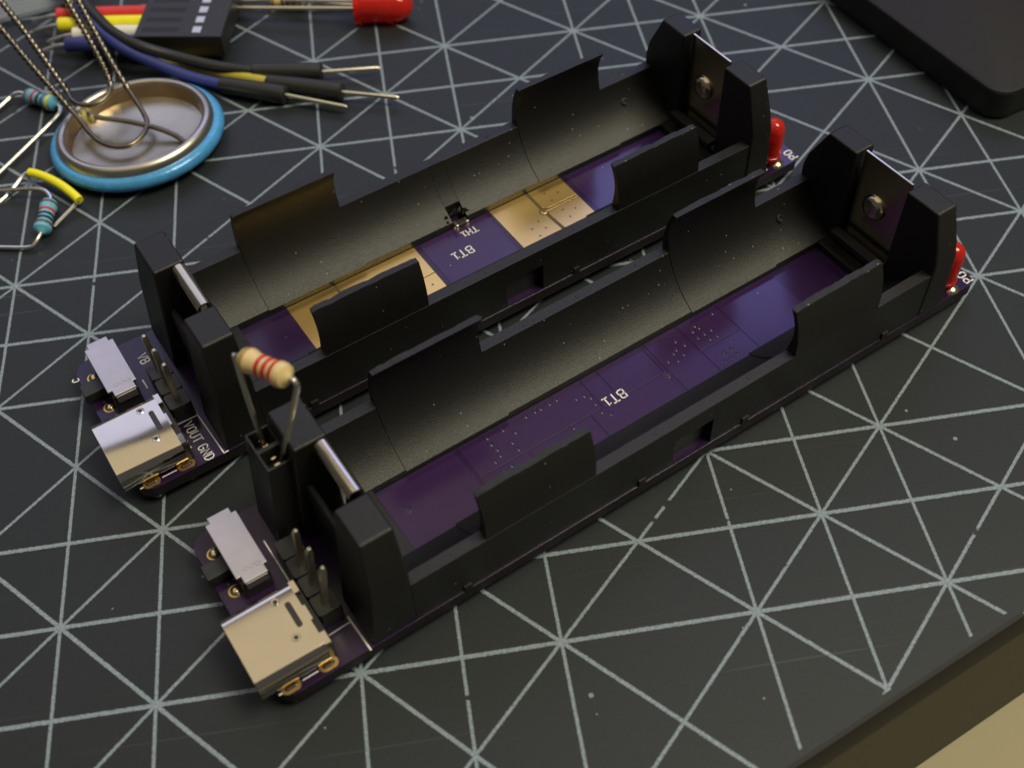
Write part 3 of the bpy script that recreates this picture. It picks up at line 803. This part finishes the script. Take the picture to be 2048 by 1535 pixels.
# ------------------------------------------------------------------ blue rimmed metal disc with wires
DC = (-55.3, 56.0)
t = thing('metal_disc', 'round nickel cup with a blue rim and ribbed wire loops rising from it', 'metal disc', (DC[0], DC[1], 0))
t.rotation_euler = (math.radians(-3.1), math.radians(-2.1), 0)
mb = MB(); mb.ring_lathe((0, 0, 1.15), (0, 0, 1), [(1.0 * math.sin(a) + .1, 11.3 + 1.0 * math.cos(a)) for a in [2 * math.pi * k / 14 for k in range(14)]], 72)
mb.build('blue_rim', M['ring_blue'], t, smooth=60)
mb = MB(); mb.lathe((0, 0, .45), (0, 0, 1), [(0, 9.0), (.05, 10.2), (.6, 10.6), (.7, 10.5), (.45, 9.2), (.4, .1)], 64); mb.build('cup_floor', M['cup'], t)
mb = MB(); mb.ring_lathe((0, 0, 0), (0, 0, 1), [(.9, 9.3), (3.2, 9.7), (3.2, 9.9), (1.0, 10.4)], 64); mb.build('cup_wall', M['copper'], t, smooth=60)
mb = MB(); mb.ring_lathe((0, 0, 0), (0, 0, 1), [(2.8, 9.6), (3.2, 9.7), (3.45, 10.1), (3.35, 10.55), (2.9, 10.95), (1.7, 11.15), (1.9, 10.2)], 72); mb.build('rolled_rim', M['cup_rim'], t, smooth=60)
inv = t.rotation_euler.to_matrix().inverted()
def dl(p):
    return inv @ (Vector(p) - Vector((DC[0], DC[1], 0)))
def ribbed(path, name, plain=None):
    P = smoothpath(path, 6); out = []; acc = 0
    dense = []
    for a, b in zip(P[:-1], P[1:]):
        n = max(1, int((b - a).length / .22))
        for k in range(n):
            dense.append(a + (b - a) * k / n)
    dense.append(P[-1])
    rr = [(.44 + (.09 if k % 4 < 2 else -.07)) if p.z > 4.2 else .38 for k, p in enumerate(dense)]
    mb = MB(); mb.tube([dl(p) for p in dense], rr, 8)
    return mb.build(name, M['oxide'] if plain is None else plain, t, smooth=60)
ribbed([(-73.0, 70.8, 12.5), (-68.5, 65.0, 8.0), (-63.6, 59.0, 3.6), (-61.5, 55.6, 2.6), (-59.8, 53.5, 2.4), (-57.7, 52.4, 2.3), (-55.7, 52.6, 2.3), (-54.2, 54.4, 2.4), (-53.7, 56.4, 2.6), (-54.3, 58.6, 3.0), (-56.2, 62.5, 4.4), (-58.5, 67.0, 7.2), (-62.2, 75.5, 12.0), (-64.5, 81, 15.0)], 'wire_loop')
ribbed([(-76.5, 82.5, 12.5), (-71.0, 74.2, 9.0), (-65.4, 64.6, 4.6), (-63.9, 61.6, 4.0), (-62.2, 60.5, 3.9), (-60.2, 60.8, 3.9), (-58.9, 62.4, 4.1), (-58.8, 64.4, 4.6), (-60.2, 68.2, 7.0), (-64.0, 76.5, 11.5), (-66.5, 82.5, 14.5)], 'wire_loop')
mb = MB(); mb.tube([dl(p) for p in smoothpath([(-61.9, 59.3, 3.4), (-60.7, 58.4, 3.2), (-56.6, 57.2, 2.8), (-52.6, 55.4, 2.5), (-49.9, 53.8, 2.0), (-48.2, 52.0, 1.5)])], .38, 10); mb.build('cross_wire', M['oxide'], t)
mb = MB()
for k in range(7):
    mb.lathe(dl((-62.3 + random.uniform(-.9, .9), 59.3 + random.uniform(-.9, .9), 2.4)), (random.uniform(-.3, .3), random.uniform(-.3, .3), 1), [(0, .5), (.5, .55), (1.0, .4), (1.3, .1)], 8)
mb.build('flux_blob', M['glue'], t)

# ------------------------------------------------------------------ jumper leads with black sheaths and pins
def jumper(label, wire, wmat, s0, s1, p1):
    t = thing('jumper_lead', label, 'jumper lead', (s0[0], s0[1], 0), 0, 'jumper leads')
    off = (-s0[0], -s0[1], 0)
    mb = MB(False, off); mb.tube(smoothpath(wire + [tuple(s0)]), .85, 12); mb.build('wire', wmat, t, smooth=60)
    a, b = Vector(s0), Vector(s1); L = (b - a).length
    mb = MB(False, off); mb.lathe(s0, b - a, [(0, .8), (.15, 1.15), (L * .35, 1.3), (L * .8, 1.4), (L - .35, 1.35), (L - .1, 1.15), (L, .9)], 18); mb.build('sheath', M['sheath'], t)
    mb = MB(False, off); mb.tube([s1, tuple((Vector(s1) * .05 + Vector(p1) * .95)), p1], [.34, .32, .16], 8); mb.build('pin', M['tin'], t)
    return t
jumper('blue jumper lead, its black sheath nearest the blue rimmed disc', [(-70.5, 103, 3.4), (-66.0, 88.6, 5), (-65.02, 85.6, 5), (-64.35, 83.46, 5), (-62.85, 80.08, 5), (-60.75, 76.45, 5), (-57.8, 72.6, 4.6), (-53.4, 70.2, 3.0), (-48.3, 67.6, 1.6)], M['w_blue'], (-43.7, 64.9, 1.5), (-34.1, 60.5, 1.5), (-25.6, 56.4, 1.3))
jumper('yellow jumper lead lying mostly under the blue one, its silver pin reaching furthest right', [(-72.5, 102, 3.2), (-67.6, 89.6, 4.4), (-66.4, 86.6, 4.5), (-65.6, 84.2, 4.5), (-64.0, 81.6, 4.3), (-60.8, 77.8, 3.6), (-57.2, 75.3, 2.0), (-52.8, 73.6, 1.1), (-47.8, 70.4, .95), (-42.6, 67.5, 1.2)], M['w_olive'], (-36.9, 64.0, 1.6), (-25.9, 59.6, 1.5), (-18.1, 57.0, 1.4))
jumper('black jumper lead with short sheath and the uppermost silver pin', [(-68.0, 102, 5), (-64.6, 88.0, 5.6), (-63.5, 84.5, 5.6), (-62.7, 82.0, 5.6), (-60.8, 78.4, 5.6), (-58.5, 74.8, 5.5), (-54.9, 71.8, 4.9), (-50.4, 70.6, 3.4), (-44.6, 68.4, 2.4)], M['w_black'], (-38.9, 66.6, 1.9), (-28.6, 65.0, 1.5), (-20.2, 64.6, 1.3))

# ------------------------------------------------------------------ connector with coloured wires
ca = math.atan2(71.18 - 73.7, -42.91 + 55.77)
t = thing('connector_lead', 'flat black connector housing with red, yellow, white and blue wires at the top edge', 'connector', (-55.8, 73.9, 0), ca)
L = 13.2
mb = MB(); mb.box(0, L, 0, 15.4, 1.7, 5.2)
hs = mb.build('housing', M['header'], t, bevel=.15)
for k in range(6):
    y = .95 + 2.54 * k
    mb = MB(); mb.box(8.6, 9.9, y, y + 1.5, 5.18, 5.24); mb.build('terminal_window', M['tin'], hs, bevel=.05)
    mb = MB(); mb.box(1.0, 6.5, y + .2, y + 1.3, 5.19, 5.215); mb.build('latch_line', M['plastic'], hs)
for k, (mt, tipy) in enumerate((('w_blue', 0), ('w_white', 0), ('w_yellow', 0), ('w_red', 0))):
    y = 1.7 + 2.54 * k
    mb = MB(); end = -11.5 + .5 * k if k < 2 else -12 - k
    path = [(.6, y, 3.0), (-1.5, y + .1, 2.9), (-5, y + .3, 2.7), (end, y + .2, 2.4)]
    mb.tube(smoothpath(path), 1.12, 12); w = mb.build('wire', M[mt], t, smooth=60)
    e = path[-1]
    mb = MB(); mb.tube(smoothpath([e, (e[0] - 2, e[1] + .1, e[2] - .4), (e[0] - 4.6, e[1] - .35 + .2 * k, max(.4, e[2] - 1.2))]), [.36] * 6 + [.34] * 6 + [.3], 8); mb.build('tinned_end', M['tin'], w)
mb = MB(); mb.box(1.0, L - 1, 1, 14.4, 0.02, 1.72); mb.build('underside_step', M['header'], t)

# ------------------------------------------------------------------ loose red LED
p0 = Vector((-22.7, 79.4, 2.6)); ax = Vector((9.0, -1.5, -.2))
t = thing('loose_led', 'large red LED lying on its side at the top edge with long silver leads', 'LED', (p0.x, p0.y, 0))
off = (-p0.x, -p0.y, 0)
mb = MB(False, off); mb.lathe(p0, ax, [(0, 2.75), (.02, 2.9), (1.0, 2.9), (1.02, 2.5), (6.2, 2.5), (7.2, 2.35), (8.1, 1.9), (8.7, 1.2), (8.95, .5), (9.0, 0)], 32); lens = mb.build('lens', M['red'], t)
mb = MB(False, off); mb.lathe(p0 + ax.normalized() * .5, ax, [(0, 1.0), (2.6, 1.1), (3.2, 1.5), (3.3, .3)], 16); mb.build('lead_frame', M['red_core'], lens)
for s, far in ((-.95, (-41.6, 83.0, 2.2)), (1.1, (-33.5, 84.0, 2.0))):
    mb = MB(False, off); a = p0 + Vector((.3, s, 0)); mb.tube([a, (a * .9 + Vector(far) * .1), far], .34, 8); mb.build('lead', M['tin'], t)

# ------------------------------------------------------------------ dark case, top right
ea = math.radians(-68.8)
t = thing('dark_case', 'dark slab with rounded corners, cut by the top right corner of the view', 'case', (63.0, 37.5, 0), ea)
def slab(inset, z):
    pts = rrect(-120 + inset, 0.5 - inset, 0 + inset, 75 - inset, 3.0, 6)
    return [(x, y, z) for x, y in pts]
mb = MB(); mb.loft([slab(.4, 0.02), slab(0, .4), slab(0, 4.3)], caps=False); mb.poly(slab(.4, 0.02)); mb.build('side_band', M['case_side'], t)
mb = MB(); mb.loft([slab(0, 4.3), slab(.12, 4.6), slab(.4, 4.75)], caps=False); mb.poly(slab(.4, 4.75)); mb.build('lid', M['case'], t)

# ------------------------------------------------------------------ clear sheet, top left
t = thing('plastic_sheet', 'pale translucent plastic sheet in the top left corner behind the wires', 'plastic sheet', (-75, 92, 0))
mb = MB(); mb.prism_z([(-45, -6), (-3.5, -2.9), (-.5, -2.2), (5.3, -.8), (6.5, 1.5), (3, 30), (-45, 30)], .3, 1.1); mb.build('sheet', M['sheet'], t, bevel=.1)
